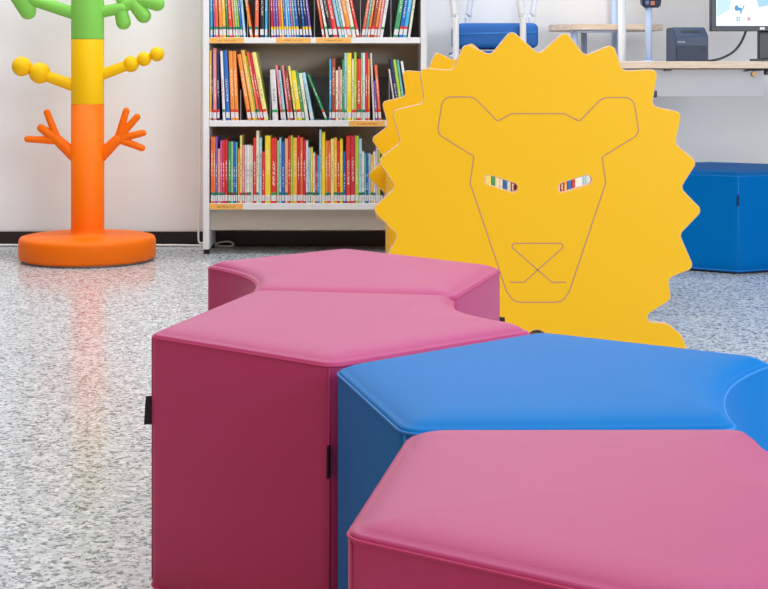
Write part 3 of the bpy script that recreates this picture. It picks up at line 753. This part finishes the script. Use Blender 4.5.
mpart('stand', boxbm(sx, 2*(mxl+mw/2)-sx, MY+.047, MY+.075, dz+.012, mzb+.12, bevel=.003), M_bez)
mpart('stand_base', boxbm(sx-.002, 2*(mxl+mw/2)-sx+.002, MY-.02, MY+.17, dz+.0002, dz+.013, bevel=.003), M_bez)
bm = bmesh.new()
cY = DY+.2
tube(bm, smooth_path([P(706, 60.6, cY+.06), P(712, 60.4, cY+.06), P(722, 58, cY+.06), P(733, 52, cY+.06), P(740, 44, cY+.06), P(744.5, 35, cY+.06), P(747, 26, cY+.06)]), .0046, 10)
tag(link('monitor_cable', bm, M_dgrey, None, True), 'dark cable curving from behind the printer up to the monitor', 'cable')

# ---------------------------------------------------------------- scanner on post
SY = DY+.22
v = P(648.6, 60, SY)
M_pale = mat('blue_lit_steel', (186, 208, 244), .35)  # white stool steel with the bluish light on it put into the colour
sc = thing('barcode_scanner', 'dark handheld scanner on a pale post on the desk, left of the printer', 'scanner', (v.x, SY, dz))
bm = bmesh.new(); tube(bm, [(0, 0, .004), (0, 0, P(0, 6, SY).z-dz)], .0125, 16); link('post', bm, M_pale, sc, True)
bm = bmesh.new(); lathe(bm, [(0, 0), (.03, 0), (.03, .003), (.012, .006), (0, .006)], 24); link('post_base', bm, M_pale, sc, True)
zt = P(0, 8.3, SY).z-dz
bm = bmesh.new(); wedge(bm, .033, [(-.018, 0), (-.026, .05), (-.02, .13), (.02, .14), (.024, .01)], .006)
for q in bm.verts: q.co.x *= 1+.35*q.co.z/.14; q.co.z += zt; q.co.x += .008
link('scanner_head', bm, M_prn2, sc)
z_ = P(0, 3.6, SY).z-dz
bm = boxbm(.002, .018, -.026, -.018, z_-.007, z_+.008, bevel=.002); link('trigger_button', bm, mat('orange_button', (196, 120, 96), .5), sc)
bm = boxbm(-.018, -.002, -.026, -.018, z_-.006, z_+.01, bevel=.002); link('display', bm, mat('blue_display', (60, 88, 150), .3), sc)

# ---------------------------------------------------------------- high chair with blue cushion, and high stool with plywood seat
M_cush = mat('royal_blue_fabric', (20, 100, 184), .6, noise=.05, scale=30, bump=.1, bscale=500)
CY = 5.6
hc = thing('high_chair', 'white tubular high chair with thick blue cushion, behind the lion', 'chair', (P(497, 0, CY).x, CY+.16, 0))
hi_ = Matrix.Translation((-P(497, 0, CY).x, -(CY+.16), 0))
def hpart(name, bm, m, smooth=False, parent=None):
    o = link(name, bm, m, parent or hc, smooth); o.data.transform(hi_); return o
def cushion(x0, x1, y0, y1, z0, z1, b): 
    bm = boxbm(x0, x1, y0, y1, z0, z1, bevel=b, seg=4); return bm
sz1, sz0 = P(0, 22.8, CY+.02).z, P(0, 48, CY+.02).z
sL, sR = P(456.5, 0, CY+.05).x, P(538, 0, CY+.05).x
se = hpart('seat_cushion', cushion(sL, sR, CY+.02, CY+.36, sz0, sz1, .022), M_cush, True)
bm = bmesh.new(); zz = P(0, 33.4, CY+.02).z
tube(bm, [(sL+.01, CY+.0195, zz-.004), (sL+.12, CY+.0195, zz), (sR-.01, CY+.0195, zz+.003)], .0035, 8); hpart('seat_piping', bm, mat('blue_piping', (50, 128, 206), .5), True, se)
hpart('seat_base', cushion(sL-.012, sR-.05, CY+.03, CY+.34, sz0-.05, sz0-.012, .01), M_cush, True)
def lg(px_top, px_kink, Y, y_kink=23):
    a, k, t = P(px_kink, 0, Y), P(px_kink, y_kink, Y), P(px_top, 0, Y)
    top = k+(t-k)*2.6
    bm = bmesh.new(); tube(bm, smooth_path([(a.x, Y, 0), (a.x, Y, .4), k-Vector((0, 0, .02)), k+(t-k)*.3, t, top], 5), .0125, 14); return bm, top
tops = []
for pt, pk, Y in ((452.6, 455.8, CY), (519.6, 523, CY), (470.5, 467.6, CY+.34), (534.6, 531.6, CY+.34)):
    bm, tp = lg(pt, pk, Y); tops.append(tp); hpart('leg', bm, M_white_metal, True)
bm = bmesh.new(); tube(bm, [tops[0], tops[1]], .0125, 12); hpart('top_rail', bm, M_white_metal, True)
bm = bmesh.new(); tube(bm, [tops[2], tops[3]], .0125, 12); hpart('top_rail', bm, M_white_metal, True)
bm = bmesh.new(); q = P(455.8, 0, CY), P(523, 0, CY); tube(bm, [(q[0].x, CY, .3), (q[1].x, CY, .3)], .01, 12); hpart('footrest', bm, M_white_metal, True)
for q_ in q:
    bm = bmesh.new(); tube(bm, [(q_.x, CY, sz0-.03), (q_.x, CY+.34, sz0-.03)], .01, 10); hpart('seat_rail', bm, M_white_metal, True)

KY = 5.68
st = thing('high_stool', 'white-framed high stool with pale plywood seat behind the desk', 'stool', (P(607, 0, KY).x, KY+.17, 0))
ki = Matrix.Translation((-P(607, 0, KY).x, -(KY+.17), 0))
def kpart(name, bm, m, smooth=False):
    o = link(name, bm, m, st, smooth); o.data.transform(ki); return o
wz1, wz0 = P(0, 23.8, KY).z, P(0, 29.6, KY).z
wL, wR = P(551, 0, KY+.08).x, P(665, 0, KY+.08).x
out = fillet([(wL, KY+.1), (wL+.09, KY), (wR-.09, KY), (wR, KY+.1), (wR-.02, KY+.33), (wL+.02, KY+.33)], .05, 6)
bm = bmesh.new(); lo = [bm.verts.new((p.x, p.y, wz0)) for p in out]; hi2 = [bm.verts.new((p.x, p.y, wz1)) for p in out]
bm.faces.new(lo[::-1]); bm.faces.new(hi2)
for i in range(len(lo)): bm.faces.new((lo[i], lo[(i+1) % len(lo)], hi2[(i+1) % len(lo)], hi2[i]))
kpart('seat', bm, M_wood)
for px, Y, top in ((622, KY-.016, -40), (614.5, KY+.345, -40), (574.5, KY+.05, 30), (584, KY+.3, 30)):
    a = P(px, 0, Y); zt_ = P(0, top, Y).z if top < 0 else wz0
    bm = bmesh.new(); tube(bm, [(a.x, Y, 0), (a.x, Y, zt_)], .0155 if px == 622 else .0125, 14); kpart('leg', bm, M_white_metal if px == 622 else M_pale, True)
a, b = P(622, -38, KY-.016), P(614.5, -38, KY+.345)
bm = bmesh.new(); tube(bm, [a, b], .0125, 12); kpart('side_rail', bm, M_white_metal, True)
kpart('seat_rail', boxbm(P(572, 0, KY).x, P(630, 0, KY).x, KY+.04, KY+.06, wz0-.011, wz0-.0002, bevel=.002), M_pale)

# ---------------------------------------------------------------- light
w = bpy.data.worlds.new('room_light'); scene.world = w; w.use_nodes = True
nt = w.node_tree; bg = nt.nodes['Background']
tc = nt.nodes.new('ShaderNodeTexCoord'); sp = nt.nodes.new('ShaderNodeSeparateXYZ'); nt.links.new(tc.outputs['Generated'], sp.inputs[0])
mr = nt.nodes.new('ShaderNodeMapRange'); mr.inputs['From Min'].default_value = -.8; mr.inputs['From Max'].default_value = .8
nt.links.new(sp.outputs[0], mr.inputs[0])
rp = nt.nodes.new('ShaderNodeValToRGB')
rp.color_ramp.elements[0].color = (.36, .17, .10, 1); rp.color_ramp.elements[1].color = (.66, .80, .94, 1)
e_ = rp.color_ramp.elements.new(.5); e_.color = (.38, .31, .26, 1)
nt.links.new(mr.outputs[0], rp.inputs[0]); nt.links.new(rp.outputs[0], bg.inputs[0])
bg.inputs[1].default_value = .55
def area(name, loc, target, sx, sy, power, col):
    l = bpy.data.lights.new(name, 'AREA'); l.shape = 'RECTANGLE'; l.size = sx; l.size_y = sy; l.energy = power; l.color = col
    o = bpy.data.objects.new(name, l); C.objects.link(o); o.location = loc
    o.rotation_euler = (Vector(target)-Vector(loc)).to_track_quat('-Z', 'Y').to_euler()
    return o
area('ceiling_light', (0.2, 2.9, 2.75), (.2, 2.901, 0), 3.4, 2.6, 64, (.88, .94, 1))
area('wall_fill_light', (-.7, 5.35, 2.75), (-.7, 5.55, 0), 4.4, .4, 62, (.90, .97, 1))  # unseen fill, added only to brighten the back wall
area('ceiling_light', (0.2, .6, 2.75), (.2, .601, 0), 3.0, 1.8, 14, (.9, .95, 1))
area('window_light', (3.4, -1.1, 1.9), (.4, 4.6, .4), 2.6, 1.8, 172, (.93, .965, 1))
area('warm_side_fill', (-2.6, .2, .9), (0, 1.8, .3), 1.4, 1.4, 17, (1, .20, .05))  # added red fill imitating warm bounce on the left-facing pouf sides

# ---------------------------------------------------------------- camera
cam = bpy.data.cameras.new('camera'); co = bpy.data.objects.new('camera', cam); C.objects.link(co)
co.location = (0, 0, H); co.rotation_euler = (PI/2, 0, 0)
cam.sensor_width = 36; cam.sensor_fit = 'HORIZONTAL'; cam.lens = F/768*36
cam.shift_x = (384-PX)/768; cam.shift_y = (PY-294.5)/768
cam.clip_start = .05
scene.camera = co
scene.view_settings.view_transform = 'Standard'
scene.view_settings.exposure = 0
